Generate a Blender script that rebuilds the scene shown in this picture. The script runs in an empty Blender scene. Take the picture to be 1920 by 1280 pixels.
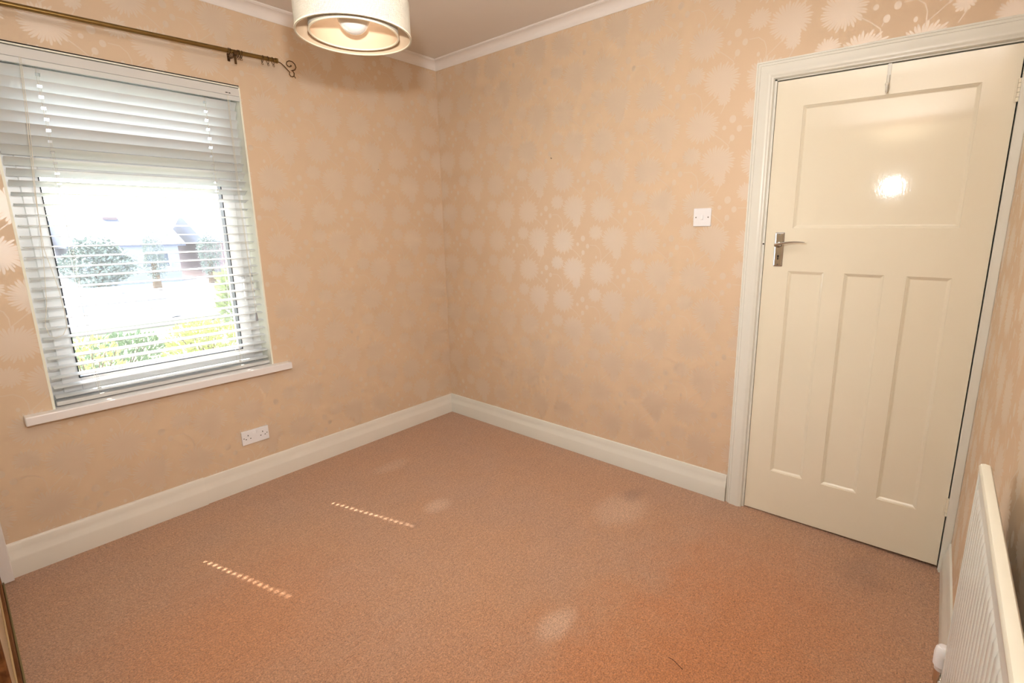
import bpy, bmesh, math, random
from mathutils import Vector, Matrix
random.seed(7)
PI = math.pi
S = bpy.context.scene
COL = S.collection

# ------------------------------------------------------------------ camera
cd = bpy.data.cameras.new('camera'); cam = bpy.data.objects.new('camera', cd); COL.objects.link(cam)
cd.sensor_fit = 'HORIZONTAL'; cd.sensor_width = 36.0
cd.lens = 36.0 * 917.784 / 1920.0
cd.shift_x = -40.77 / 1920.0
cd.shift_y = -22.10 / 1920.0
cd.clip_start = 0.01; cd.clip_end = 400
R_ = Vector((0.63486511, -0.77251611, -0.01285095)); U_ = Vector((0.16263975, 0.11736257, 0.97968073)); F_ = Vector((0.75531093, 0.6240552, -0.20015123))
m = Matrix((( R_.x, U_.x, -F_.x, -2.41582), (R_.y, U_.y, -F_.y, -2.84259), (R_.z, U_.z, -F_.z, 1.39192), (0, 0, 0, 1)))
cam.matrix_world = m
S.camera = cam
S.cycles.adaptive_threshold = 0.045

# ------------------------------------------------------------------ world, sun, flash, exposure
w = bpy.data.worlds.new('world'); S.world = w; w.use_nodes = True
nt = w.node_tree; nt.nodes.clear()
bg = nt.nodes.new('ShaderNodeBackground'); wo = nt.nodes.new('ShaderNodeOutputWorld')
sky = nt.nodes.new('ShaderNodeTexSky'); sky.sky_type = 'NISHITA'; sky.sun_disc = False
sky.sun_elevation = math.radians(53); sky.sun_rotation = math.radians(-14); sky.air_density = 1.0; sky.dust_density = 1.5
hs = nt.nodes.new('ShaderNodeHueSaturation'); hs.inputs['Saturation'].default_value = 0.55
nt.links.new(sky.outputs[0], hs.inputs['Color']); nt.links.new(hs.outputs[0], bg.inputs[0])
bg.inputs[1].default_value = 1.45
nt.links.new(bg.outputs[0], wo.inputs[0])

sl = bpy.data.lights.new('sun', 'SUN'); sl.energy = 20.0; sl.angle = math.radians(0.6); sl.color = (1.0, 0.93, 0.82)
so = bpy.data.objects.new('sun', sl); COL.objects.link(so)
so.rotation_euler = Vector((0.262, -1.0, -1.375)).to_track_quat('-Z', 'Y').to_euler(); so.location = (-3, 8, 9)

# the photographer's flash, held just in front of and above the camera
fl = bpy.data.lights.new('flash', 'SPOT'); fl.energy = 92.0; fl.color = (0.985, 0.985, 0.965)
fl.spot_size = math.radians(150); fl.spot_blend = 1.0; fl.shadow_soft_size = 0.022
fo = bpy.data.objects.new('flash', fl); COL.objects.link(fo)
fo.location = (-2.204, -2.503, 1.675)
fo.rotation_euler = Vector((0.66, 0.75, 0.0)).to_track_quat('-Z', 'Y').to_euler()

# added unseen spot aimed at the ceiling, bounced back as ambient fill
f2 = bpy.data.lights.new('bounce_fill', 'SPOT'); f2.energy = 240.0; f2.color = (0.985, 0.985, 0.965)
f2.spot_size = math.radians(110); f2.spot_blend = 0.6; f2.shadow_soft_size = 0.04
f2o = bpy.data.objects.new('bounce_fill', f2); COL.objects.link(f2o)
f2o.location = (-2.22, -2.56, 1.72); f2o.rotation_euler = Vector((0.12, 0.10, 1.0)).to_track_quat('-Z', 'Y').to_euler()

S.view_settings.view_transform = 'Standard'; S.view_settings.look = 'None'
S.view_settings.exposure = 0.02; S.view_settings.gamma = 1.0
S.view_settings.use_curve_mapping = False

# ------------------------------------------------------------------ helpers
def tag(o, label=None, cat=None, group=None, kind=None):
    if label: o['label'] = label
    if cat: o['category'] = cat
    if group: o['group'] = group
    if kind: o['kind'] = kind
    return o
def empty(name, loc=(0, 0, 0), parent=None):
    o = bpy.data.objects.new(name, None); COL.objects.link(o); o.location = loc; o.empty_display_size = 0.05
    if parent: o.parent = parent
    return o
class MB:
    """collects shapes into one mesh; coordinates are world coordinates"""
    def __init__(s): s.v = []; s.f = []; s.sm = []
    def add(s, vs, fs, smooth=False):
        n = len(s.v); s.v += [tuple(p) for p in vs]
        for f in fs: s.f.append([i + n for i in f]); s.sm.append(smooth)
        return s
    def bm(s, b, smooth=False):
        b.verts.index_update()
        s.add([v.co[:] for v in b.verts], [[v.index for v in f.verts] for f in b.faces], smooth); b.free(); return s
    def box(s, x0, x1, y0, y1, z0, z1, bev=0.0, seg=1):
        b = bmesh.new()
        vs = [b.verts.new((x, y, z)) for x in (x0, x1) for y in (y0, y1) for z in (z0, z1)]
        for f in ((0,1,3,2),(4,6,7,5),(0,4,5,1),(2,3,7,6),(0,2,6,4),(1,5,7,3)): b.faces.new([vs[i] for i in f])
        bmesh.ops.recalc_face_normals(b, faces=b.faces)
        if bev: bmesh.ops.bevel(b, geom=b.edges[:], offset=bev, segments=seg, affect='EDGES', profile=0.5)
        return s.bm(b)
    def prism(s, prof, axis, a, b_, smooth=False):
        """prof: closed list of 2-D points; axis 'x': (y,z) swept x a..b ; 'y': (x,z) ; 'z': (x,y)"""
        def P(t, p): return {'x': (t, p[0], p[1]), 'y': (p[0], t, p[1]), 'z': (p[0], p[1], t)}[axis]
        n = len(prof); vs = [P(a, p) for p in prof] + [P(b_, p) for p in prof]
        fs = [[i, (i + 1) % n, n + (i + 1) % n, n + i] for i in range(n)]
        s.add(vs, fs, smooth); s.add(vs[:n], [list(range(n))[::-1]]); s.add(vs[n:], [list(range(n))]); return s
    def tube(s, pts, r, n=10, closed=False, caps=True):
        pts = [Vector(p) for p in pts]; m_ = len(pts); rr = r if isinstance(r, (list, tuple)) else [r] * m_
        rings = []; up = None
        for i, p in enumerate(pts):
            a = pts[(i - 1) % m_] if (closed or i > 0) else p
            c = pts[(i + 1) % m_] if (closed or i < m_ - 1) else p
            t = (c - a).normalized()
            if up is None:
                up = Vector((0, 0, 1)) if abs(t.z) < 0.9 else Vector((1, 0, 0))
            e = (up - t * up.dot(t)).normalized(); up = e; g = t.cross(e)
            rings.append([p + (e * math.cos(2*PI*k/n) + g * math.sin(2*PI*k/n)) * rr[i] for k in range(n)])
        vs = [v for q in rings for v in q]; fs = []
        for i in range(m_ if closed else m_ - 1):
            j = (i + 1) % m_
            for k in range(n): fs.append([i*n + k, i*n + (k+1) % n, j*n + (k+1) % n, j*n + k])
        if caps and not closed: fs.append(list(range(n))[::-1]); fs.append([(m_-1)*n + k for k in range(n)])
        return s.add(vs, fs, True)
    def lathe(s, prof, c, axis='z', n=32, a0=0, a1=2*PI):
        """prof: (radius, height) list around axis through c"""
        full = abs(a1 - a0 - 2*PI) < 1e-6; cnt = n if full else n + 1
        vs = []
        for k in range(cnt):
            a = a0 + (a1 - a0) * k / n
            for r, h in prof:
                q = (r*math.cos(a), r*math.sin(a), h)
                if axis == 'y': q = (q[0], q[2], q[1])
                if axis == 'x': q = (q[2], q[0], q[1])
                vs.append((c[0]+q[0], c[1]+q[1], c[2]+q[2]))
        L = len(prof); fs = []
        for k in range(n):
            j = (k + 1) % cnt
            for i in range(L - 1): fs.append([k*L+i, j*L+i, j*L+i+1, k*L+i+1])
        return s.add(vs, fs, True)
    def sphere(s, c, r, nu=16, nv=10, sc=(1, 1, 1)):
        pr = [(math.sin(PI*i/nv), -math.cos(PI*i/nv)) for i in range(nv+1)]
        vs = []; fs = []
        for k in range(nu):
            a = 2*PI*k/nu
            for q in pr: vs.append((c[0]+r*sc[0]*q[0]*math.cos(a), c[1]+r*sc[1]*q[0]*math.sin(a), c[2]+r*sc[2]*q[1]))
        L = nv+1
        for k in range(nu):
            j = (k+1) % nu
            for i in range(nv): fs.append([k*L+i, j*L+i, j*L+i+1, k*L+i+1])
        return s.add(vs, fs, True)
    def build(s, name, mat, parent=None, warp=None):
        me = bpy.data.meshes.new(name)
        vs = [warp(v) for v in s.v] if warp else s.v
        off = Vector((0, 0, 0))
        if parent:
            p = parent
            while p: off += p.location; p = p.parent
            vs = [Vector(v) - off for v in vs]
        me.from_pydata([tuple(v) for v in vs], [], s.f)
        for i, p in enumerate(me.polygons): p.use_smooth = s.sm[i]
        b = bmesh.new(); b.from_mesh(me); bmesh.ops.remove_doubles(b, verts=b.verts, dist=1e-6)
        bmesh.ops.recalc_face_normals(b, faces=b.faces); b.to_mesh(me); b.free()
        if any(s.sm) :
            me.set_sharp_from_angle(angle=math.radians(42))
        me.materials.append(mat)
        o = bpy.data.objects.new(name, me); COL.objects.link(o)
        if parent: o.parent = parent
        return o

# ------------------------------------------------------------------ material helpers
def lin(c):
    return tuple(((x/255)/12.92 if x/255 <= 0.04045 else ((x/255+0.055)/1.055)**2.4) for x in c) + (1,)
class NT:
    def __init__(s, tree): s.t = tree
    def n(s, typ, **kw):
        o = s.t.nodes.new(typ)
        for k, v in kw.items(): setattr(o, k, v)
        return o
    def _set(s, sock, v):
        if isinstance(v, bpy.types.NodeSocket): s.t.links.new(v, sock)
        else: sock.default_value = v
    def m(s, op, a, b=None, c=None, clamp=False):
        o = s.n('ShaderNodeMath', operation=op); o.use_clamp = clamp
        s._set(o.inputs[0], a)
        if b is not None: s._set(o.inputs[1], b)
        if c is not None: s._set(o.inputs[2], c)
        return o.outputs[0]
    def smooth(s, x, lo, hi, a=0.0, b=1.0):
        o = s.n('ShaderNodeMapRange', interpolation_type='SMOOTHSTEP')
        for k, v in zip(('Value', 'From Min', 'From Max', 'To Min', 'To Max'), (x, lo, hi, a, b)): s._set(o.inputs[k], v)
        return o.outputs[0]
    def mix(s, f, a, b):
        o = s.n('ShaderNodeMix', data_type='RGBA'); s._set(o.inputs['Factor'], f); s._set(o.inputs['A'], a) if False else None
        s._set(o.inputs[6], a); s._set(o.inputs[7], b); return o.outputs[2]
    def noise(s, vec, scale, detail=3, rough=0.55, dist=0.0):
        o = s.n('ShaderNodeTexNoise'); o.inputs['Scale'].default_value = scale; o.inputs['Detail'].default_value = detail
        o.inputs['Roughness'].default_value = rough; o.inputs['Distortion'].default_value = dist
        if vec is not None: s.t.links.new(vec, o.inputs['Vector'])
        return o.outputs[0]
    def pos(s):
        return s.n('ShaderNodeNewGeometry').outputs['Position']
    def sep(s, v):
        o = s.n('ShaderNodeSeparateXYZ'); s.t.links.new(v, o.inputs[0]); return o.outputs
    def comb(s, x, y, z=0.0):
        o = s.n('ShaderNodeCombineXYZ'); s._set(o.inputs[0], x); s._set(o.inputs[1], y); s._set(o.inputs[2], z); return o.outputs[0]
    def bump(s, h, strength, dist, normal=None):
        o = s.n('ShaderNodeBump'); o.inputs['Strength'].default_value = strength; o.inputs['Distance'].default_value = dist
        s.t.links.new(h, o.inputs['Height'])
        if normal: s.t.links.new(normal, o.inputs['Normal'])
        return o.outputs[0]
def mat(name, col=(200, 200, 200), rough=0.5, metal=0.0, spec=0.5, fn=None, coat=0.0, emit=None):
    M = bpy.data.materials.new(name); M.use_nodes = True
    b = M.node_tree.nodes['Principled BSDF']
    b.inputs['Base Color'].default_value = lin(col); b.inputs['Roughness'].default_value = rough
    b.inputs['Metallic'].default_value = metal; b.inputs['Specular IOR Level'].default_value = spec
    b.inputs['Coat Weight'].default_value = coat; b.inputs['Coat Roughness'].default_value = 0.12
    if fn: fn(NT(M.node_tree), b)
    return M
def speckle(base, amt=0.06, scale=40, bump=0.0, bscale=60, bd=0.001):
    """colour breathes slightly around its base, with optional fine relief"""
    def f(t, b):
        p = t.pos(); nz = t.noise(p, scale, 4)
        c = lin(base); d = tuple(x*(1-amt) for x in c[:3]) + (1,); e = tuple(min(1, x*(1+amt)) for x in c[:3]) + (1,)
        t._set(b.inputs['Base Color'], t.mix(nz, d, e))
        if bump: t._set(b.inputs['Normal'], t.bump(t.noise(p, bscale, 3), bump, bd))
    return f

# ---- wallpaper -------------------------------------------------------------
PW, PH = 0.271, 0.1785          # half-drop lattice of the printed pattern
def grp_wrap():
    g = bpy.data.node_groups.new('pattern_wrap', 'ShaderNodeTree')
    for nme in ('U', 'V', 'PU', 'PV'): g.interface.new_socket(nme, in_out='INPUT', socket_type='NodeSocketFloat')
    for nme in ('DU', 'DV'): g.interface.new_socket(nme, in_out='OUTPUT', socket_type='NodeSocketFloat')
    t = NT(g); i = t.n('NodeGroupInput').outputs; o = t.n('NodeGroupOutput')
    du = t.m('SUBTRACT', i[0], i[2]); dv = t.m('SUBTRACT', i[1], i[3])
    k = t.m('ROUND', t.m('DIVIDE', du, PW))
    du = t.m('SUBTRACT', du, t.m('MULTIPLY', k, PW)); dv = t.m('SUBTRACT', dv, t.m('MULTIPLY', k, PH))
    q = t.m('ROUND', t.m('DIVIDE', dv, 2*PH)); dv = t.m('SUBTRACT', dv, t.m('MULTIPLY', q, 2*PH))
    g.links.new(du, o.inputs[0]); g.links.new(dv, o.inputs[1]); return g
def grp_flower():
    g = bpy.data.node_groups.new('pattern_flower', 'ShaderNodeTree')
    for nme in ('DU', 'DV', 'PU', 'PV', 'R', 'N', 'SV'): g.interface.new_socket(nme, in_out='INPUT', socket_type='NodeSocketFloat')
    g.interface.new_socket('Mask', in_out='OUTPUT', socket_type='NodeSocketFloat')
    t = NT(g); i = t.n('NodeGroupInput').outputs; o = t.n('NodeGroupOutput')
    du = t.m('SUBTRACT', i[0], i[2]); dv = t.m('MULTIPLY', t.m('SUBTRACT', i[1], i[3]), i[6])
    r = t.m('SQRT', t.m('MULTIPLY_ADD', du, du, t.m('MULTIPLY', dv, dv)))
    rn = t.m('DIVIDE', r, i[4])
    th = t.m('MULTIPLY_ADD', rn, 0.22, t.m('ARCTAN2', dv, du))          # petals curl a little
    a = t.m('MULTIPLY', th, t.m('DIVIDE', i[5], 2*PI))
    tri = t.m('MULTIPLY', t.m('PINGPONG', a, 0.5), 2.0)
    lob = t.m('MULTIPLY', t.m('SINE', t.m('MULTIPLY', a, 2.9)), 0.09)    # uneven petal lengths
    edge = t.m('SUBTRACT', t.m('SUBTRACT', 0.92, lob), t.m('MULTIPLY', t.m('MULTIPLY', tri, t.m('MULTIPLY', tri, tri)), 0.34))
    out = t.m('MULTIPLY_ADD', t.m('SUBTRACT', edge, rn), 22.0, 0.4, clamp=True)
    gap = t.m('MULTIPLY', t.m('MULTIPLY_ADD', tri, 4.0, -3.0, clamp=True), t.m('MULTIPLY_ADD', rn, 2.4, -0.85, clamp=True))
    rf = t.m('FRACT', t.m('MULTIPLY_ADD', rn, 6.0, t.m('MULTIPLY', tri, -1.0)))
    ln = t.m('MAXIMUM', t.m('MULTIPLY', gap, 0.5), t.m('MULTIPLY', t.m('MULTIPLY_ADD', rf, 5.0, -4.0, clamp=True), 0.22))
    out = t.m('MULTIPLY', out, t.m('SUBTRACT', 1.0, ln))
    g.links.new(out, o.inputs[0]); return g
def grp_seg():
    g = bpy.data.node_groups.new('pattern_stem', 'ShaderNodeTree')
    for nme in ('DU', 'DV', 'PU', 'PV', 'CU', 'CV'): g.interface.new_socket(nme, in_out='INPUT', socket_type='NodeSocketFloat')   # C = B / |B|^2
    g.interface.new_socket('D2', in_out='OUTPUT', socket_type='NodeSocketFloat')
    for nme in ('BU', 'BV'): g.interface.new_socket(nme, in_out='INPUT', socket_type='NodeSocketFloat')
    t = NT(g); i = t.n('NodeGroupInput').outputs; o = t.n('NodeGroupOutput')
    du = t.m('SUBTRACT', i[0], i[2]); dv = t.m('SUBTRACT', i[1], i[3])
    h = t.m('MULTIPLY_ADD', du, i[4], t.m('MULTIPLY', dv, i[5]), clamp=True)
    ex = t.m('SUBTRACT', du, t.m('MULTIPLY', h, i[6])); ey = t.m('SUBTRACT', dv, t.m('MULTIPLY', h, i[7]))
    g.links.new(t.m('MULTIPLY_ADD', ex, ex, t.m('MULTIPLY', ey, ey)), o.inputs[0]); return g
def grp_pattern():
    wrap = grp_wrap(); fg = grp_flower(); sg = grp_seg()
    g = bpy.data.node_groups.new('chrysanthemum_print', 'ShaderNodeTree')
    for nme in ('U', 'V'): g.interface.new_socket(nme, in_out='INPUT', socket_type='NodeSocketFloat')
    g.interface.new_socket('Mask', in_out='OUTPUT', socket_type='NodeSocketFloat')
    t = NT(g); i = t.n('NodeGroupInput').outputs; o = t.n('NodeGroupOutput')
    acc = None; d2 = None
    CEN = ((0.850, 1.290), (1.140, 1.290)); cells = []
    for cu, cv in CEN:                                  # two unit cells of the print, each element lies wholly in one
        q = t.n('ShaderNodeGroup'); q.node_tree = wrap; g.links.new(i[0], q.inputs[0]); g.links.new(i[1], q.inputs[1])
        q.inputs[2].default_value = cu; q.inputs[3].default_value = cv; cells.append(q.outputs)
    def flower(c, u, v, r, n, sv):
        nonlocal acc
        q = t.n('ShaderNodeGroup'); q.node_tree = fg
        g.links.new(cells[c][0], q.inputs[0]); g.links.new(cells[c][1], q.inputs[1])
        for k, x in enumerate((u-CEN[c][0], v-CEN[c][1], r, n, sv)): q.inputs[2+k].default_value = x
        acc = q.outputs[0] if acc is None else t.m('MAXIMUM', acc, q.outputs[0])
    flower(0, .893, 1.334, .088, 34, 1.12); flower(0, .900, 1.312, .056, 28, 1.0); flower(0, .770, 1.371, .050, 24, 1.1)
    flower(0, .909, 1.254, .034, 15, 1.0); flower(1, 1.083, 1.322, .087, 36, 1.12)
    def bud(c, u, v, ru, rv):
        nonlocal acc
        a = t.m('MULTIPLY_ADD', cells[c][0], 1/ru, -(u-CEN[c][0])/ru); b_ = t.m('MULTIPLY_ADD', cells[c][1], 1/rv, -(v-CEN[c][1])/rv)
        d = t.m('MULTIPLY_ADD', a, a, t.m('MULTIPLY', b_, b_))
        acc = t.m('MAXIMUM', acc, t.m('MULTIPLY_ADD', d, -4.0, 4.0, clamp=True))
    bud(1, 1.258, 1.294, .0125, .015); bud(1, 1.226, 1.338, .016, .018); bud(1, 1.228, 1.257, .012, .015); bud(1, 1.190, 1.305, .010, .011); bud(0, .775, 1.232, .007, .010)
    def path(c, pts):
        nonlocal d2
        for a, b in zip(pts, pts[1:]):
            q = t.n('ShaderNodeGroup'); q.node_tree = sg
            g.links.new(cells[c][0], q.inputs[0]); g.links.new(cells[c][1], q.inputs[1])
            bu, bv = b[0]-a[0], b[1]-a[1]; bb = bu*bu+bv*bv
            for k, x in enumerate((a[0]-CEN[c][0], a[1]-CEN[c][1], bu/bb, bv/bb, bu, bv)): q.inputs[2+k].default_value = x
            d2 = q.outputs[0] if d2 is None else t.m('MINIMUM', d2, q.outputs[0])
    path(0, [(.735, 1.300), (.772, 1.299), (.797, 1.278), (.807, 1.250), (.807, 1.212)])
    path(0, [(.809, 1.216), (.845, 1.246), (.872, 1.270)])
    path(0, [(.918, 1.228), (.899, 1.192)])
    path(1, [(1.137, 1.287), (1.180, 1.255), (1.212, 1.226), (1.219, 1.180)])
    path(1, [(1.215, 1.235), (1.226, 1.257)])
    st = t.m('MULTIPLY_ADD', d2, -0.8/5.0e-6, 1.1, clamp=True)
    g.links.new(t.m('MAXIMUM', acc, t.m('MULTIPLY', st, 0.8)), o.inputs[0]); return g
PATTERN = grp_pattern()
def wallpaper(name, ucoef):
    """ucoef: (cx, cy, off): u = cx*x + cy*y + off"""
    def f(t, b):
        p = t.pos(); x, y, z = t.sep(p)
        u = t.m('ADD', t.m('ADD', t.m('MULTIPLY', x, ucoef[0]), t.m('MULTIPLY', y, ucoef[1])), ucoef[2])
        q = t.n('ShaderNodeGroup'); q.node_tree = PATTERN
        t._set(q.inputs[0], u); t._set(q.inputs[1], z)
        k = q.outputs[0]
        blot = t.noise(p, 2.3, 4, 0.6)
        base = t.mix(blot, lin((215, 189, 160)), lin((219, 195, 167)))
        ink = lin((212, 190, 165))
        t._set(b.inputs['Base Color'], t.mix(k, base, ink))
        t._set(b.inputs['Roughness'], t.m('SUBTRACT', 0.52, t.m('MULTIPLY', k, 0.04)))
        t._set(b.inputs['Specular IOR Level'], t.m('ADD', 0.45, t.m('MULTIPLY', k, 0.05)))
        t._set(b.inputs['Coat Weight'], k); b.inputs['Coat IOR'].default_value = 2.5; b.inputs['Coat Roughness'].default_value = 0.42
        t._set(b.inputs['Normal'], t.bump(t.noise(p, 16, 2), 0.10, 0.002))
    return mat(name, (228, 188, 150), 0.5, fn=f)
M_wp_back = wallpaper('wallpaper_door_wall', (0, -1, 0))
M_wp_left = wallpaper('wallpaper_window_wall', (1, 0, 0.09))
M_wp_right = wallpaper('wallpaper_radiator_wall', (-1, 0, 0.3))

# ---- carpet ------------------------------------------------------------------
def carpet(t, b):
    p = t.pos(); x, y, z = t.sep(p)
    big = t.noise(p, 1.6, 4, 0.6); mid = t.noise(p, 14, 4, 0.65); fine = t.noise(p, 190, 2, 0.7); tuft = t.noise(p, 75, 2, 0.7)
    base = t.mix(t.smooth(big, 0.35, 0.65), lin((188, 143, 110)), lin((183, 143, 116)))
    def blob(cx, cy, rx, ry, soft=0.5):
        dx = t.m('DIVIDE', t.m('SUBTRACT', x, cx), rx); dy = t.m('DIVIDE', t.m('SUBTRACT', y, cy), ry)
        d = t.m('SQRT', t.m('ADD', t.m('MULTIPLY', dx, dx), t.m('MULTIPLY', dy, dy)))
        d = t.m('ADD', d, t.m('MULTIPLY', t.m('SUBTRACT', t.noise(p, 7, 4, 0.7), 0.5), 1.5))
        return t.smooth(d, 1.0 - soft, 1.0 + soft, 1.0, 0.0)
    orange = lin((194, 130, 86)); pale = lin((208, 174, 150)); dark = lin((148, 116, 98))
    for (cx, cy, rx, ry, k) in STAIN_ORANGE: base = t.mix(t.m('MULTIPLY', blob(cx, cy, rx, ry, 0.9), k), base, orange)
    for (cx, cy, rx, ry, k) in STAIN_PALE: base = t.mix(t.m('MULTIPLY', blob(cx, cy, rx, ry, 0.6), k), base, pale)
    for (cx, cy, rx, ry, k) in STAIN_DARK: base = t.mix(t.m('MULTIPLY', blob(cx, cy, rx, ry, 0.6), k), base, dark)
    hs_ = t.n('ShaderNodeHueSaturation'); t._set(hs_.inputs['Color'], base)
    v = t.m('ADD', t.m('MULTIPLY', t.m('SUBTRACT', fine, 0.5), 2.0), t.m('ADD', 1.0, t.m('ADD', t.m('MULTIPLY', t.m('SUBTRACT', tuft, 0.5), 0.8), t.m('MULTIPLY', t.m('SUBTRACT', mid, 0.5), 0.22))))
    t._set(hs_.inputs['Value'], v)
    t._set(b.inputs['Base Color'], hs_.outputs[0])
    t._set(b.inputs['Normal'], t.bump(t.m('ADD', fine, t.m('MULTIPLY', tuft, 1.2)), 0.7, 0.006))
    b.inputs['Sheen Weight'].default_value = 0.25; b.inputs['Sheen Roughness'].default_value = 0.6
STAIN_ORANGE = [(-1.45, -2.35, .50, .32, .8), (-1.05, -2.45, .45, .30, .8), (-1.95, -1.05, .35, .35, .55), (-.55, -2.45, .30, .35, .5), (-1.75, -1.9, .4, .3, .35)]
STAIN_PALE = [(-1.21, -1.93, .085, .045, .75), (-.97, -.98, .07, .05, .6), (-.42, -1.75, .15, .10, .5), (-.85, -.42, .10, .05, .35)]
STAIN_DARK = [(-.25, -1.72, .07, .05, .45), (-1.15, -1.03, .03, .02, .4), (-.22, -2.75, .10, .08, .35)]
M_carpet = mat('carpet_pile', (200, 138, 104), 0.95, spec=0.1, fn=carpet)

# ---- other materials ----------------------------------------------------------
M_ceil = mat('ceiling_paint', (226, 218, 210), 0.9, spec=0.2, fn=speckle((226, 218, 210), 0.02, 3, 0.1, 120, 0.001))
M_cove = mat('coving_paint', (236, 230, 226), 0.6, fn=speckle((236, 230, 226), 0.02, 5))
M_skirt = mat('skirting_gloss', (229, 224, 214), 0.32, fn=speckle((229, 224, 214), 0.035, 6, 0.08, 25, 0.002))
M_arch = mat('architrave_gloss', (226, 226, 218), 0.3, fn=speckle((226, 226, 218), 0.03, 5, 0.1, 30, 0.002))
def doorpaint(t, b):
    p = t.pos(); c = t.mix(t.noise(p, 3, 3), lin((231, 224, 204)), lin((236, 230, 212)))
    t._set(b.inputs['Base Color'], c)
    mp = t.n('ShaderNodeMapping'); mp.inputs['Scale'].default_value = (1, 1.8, 1); t.t.links.new(p, mp.inputs[0])
    t._set(b.inputs['Normal'], t.bump(t.noise(mp.outputs[0], 42, 3, 0.6), 0.11, 0.0014))
M_door = mat('door_cream_gloss', (235, 228, 208), 0.065, spec=0.5, fn=doorpaint)
M_white = mat('white_plastic', (236, 236, 240), 0.35, fn=speckle((236, 236, 240), 0.01, 30))
M_upvc = mat('upvc_white', (240, 242, 245), 0.3, fn=speckle((240, 242, 245), 0.01, 20))
M_sill = mat('sill_gloss', (236, 232, 232), 0.3, fn=speckle((236, 232, 232), 0.02, 12, 0.05, 30, 0.001))
M_gasket = mat('black_gasket', (40, 42, 48), 0.6, fn=speckle((40, 42, 48), 0.1, 50))
M_slat = mat('blind_slat', (216, 219, 219), 0.35, fn=speckle((216, 219, 219), 0.015, 10))
M_rail = mat('blind_rail', (214, 214, 212), 0.4, fn=speckle((214, 214, 212), 0.02, 10))
M_cord = mat('blind_cord', (226, 222, 210), 0.8, fn=speckle((226, 222, 210), 0.08, 300))
M_tassel = mat('tassel_grey', (150, 152, 158), 0.4, fn=speckle((150, 152, 158), 0.05, 60))
M_reveal = mat('reveal_paint', (240, 240, 226), 0.5, fn=speckle((240, 240, 226), 0.02, 12))
M_brass = mat('antique_brass', (138, 112, 66), 0.32, metal=0.9, fn=speckle((138, 112, 66), 0.15, 60))
M_brassd = mat('dark_brass', (92, 68, 42), 0.4, metal=0.85, fn=speckle((92, 68, 42), 0.25, 90))
M_chrome = mat('chrome', (205, 205, 205), 0.13, metal=1.0, fn=speckle((205, 205, 205), 0.03, 30))
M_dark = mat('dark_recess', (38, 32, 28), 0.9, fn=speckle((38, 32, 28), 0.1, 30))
M_screw = mat('screw_head', (120, 118, 112), 0.4, metal=0.8, fn=speckle((120, 118, 112), 0.1, 200))
M_rad = mat('radiator_enamel', (222, 227, 226), 0.28, fn=speckle((222, 227, 226), 0.015, 8))
M_radc = mat('radiator_cream_seam', (230, 229, 216), 0.3, fn=speckle((230, 229, 216), 0.02, 8))
M_gold = mat('gold_track', (140, 124, 80), 0.5, metal=0.4, fn=speckle((140, 124, 80), 0.1, 20))
def woodf(t, b):
    p = t.pos(); mp = t.n('ShaderNodeMapping'); mp.inputs['Scale'].default_value = (30, 3, 30); t.t.links.new(p, mp.inputs[0])
    g = t.noise(mp.outputs[0], 1.5, 5, 0.6, 0.6)
    t._set(b.inputs['Base Color'], t.mix(t.smooth(g, .3, .7), lin((96, 60, 34)), lin((138, 92, 56))))
M_wood = mat('walnut_frame', (120, 78, 46), 0.65, spec=0.12, fn=woodf)
M_panel = mat('wardrobe_panel', (206, 190, 160), 0.3, fn=speckle((206, 190, 160), 0.05, 6))
M_bead = mat('light_bead', (196, 168, 124), 0.4, fn=speckle((196, 168, 124), 0.08, 40))
def shadef(t, b):
    p = t.pos(); x, y, z = t.sep(p)
    ang = t.m('ARCTAN2', t.m('SUBTRACT', y, -1.535), t.m('SUBTRACT', x, -1.585))
    a = t.m('SINE', t.m('MULTIPLY', ang, 300.0)); h = t.m('SINE', t.m('MULTIPLY', z, 2100.0))
    weave = t.m('MULTIPLY_ADD', a, 0.16, t.m('MULTIPLY', h, 0.08)); nz = t.m('ADD', weave, t.noise(t.comb(t.m('MULTIPLY', ang, 26.0), t.m('MULTIPLY', z, 8.0)), 3.0, 3))
    t._set(b.inputs['Base Color'], t.mix(nz, lin((196, 187, 170)), lin((226, 219, 206))))
    t._set(b.inputs['Normal'], t.bump(t.m('ADD', t.m('MULTIPLY', a, 0.5), t.m('MULTIPLY', h, 0.35)), 0.8, 0.0015))
    tr = t.n('ShaderNodeBsdfTranslucent'); tr.inputs[0].default_value = lin((240, 216, 176))
    mx = t.n('ShaderNodeMixShader'); mx.inputs[0].default_value = 0.12
    out = t.t.nodes['Material Output']
    t.t.links.new(b.outputs[0], mx.inputs[1]); t.t.links.new(tr.outputs[0], mx.inputs[2]); t.t.links.new(mx.outputs[0], out.inputs[0])
M_shade = mat('linen_shade', (240, 230, 210), 0.85, spec=0.15, fn=shadef)
M_shadein = mat('shade_rim', (240, 226, 200), 0.7, fn=speckle((240, 226, 200), 0.03, 40))
M_bulb = mat('opal_bulb', (238, 234, 228), 0.12, fn=speckle((238, 234, 228), 0.01, 30), coat=0.5)
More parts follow.
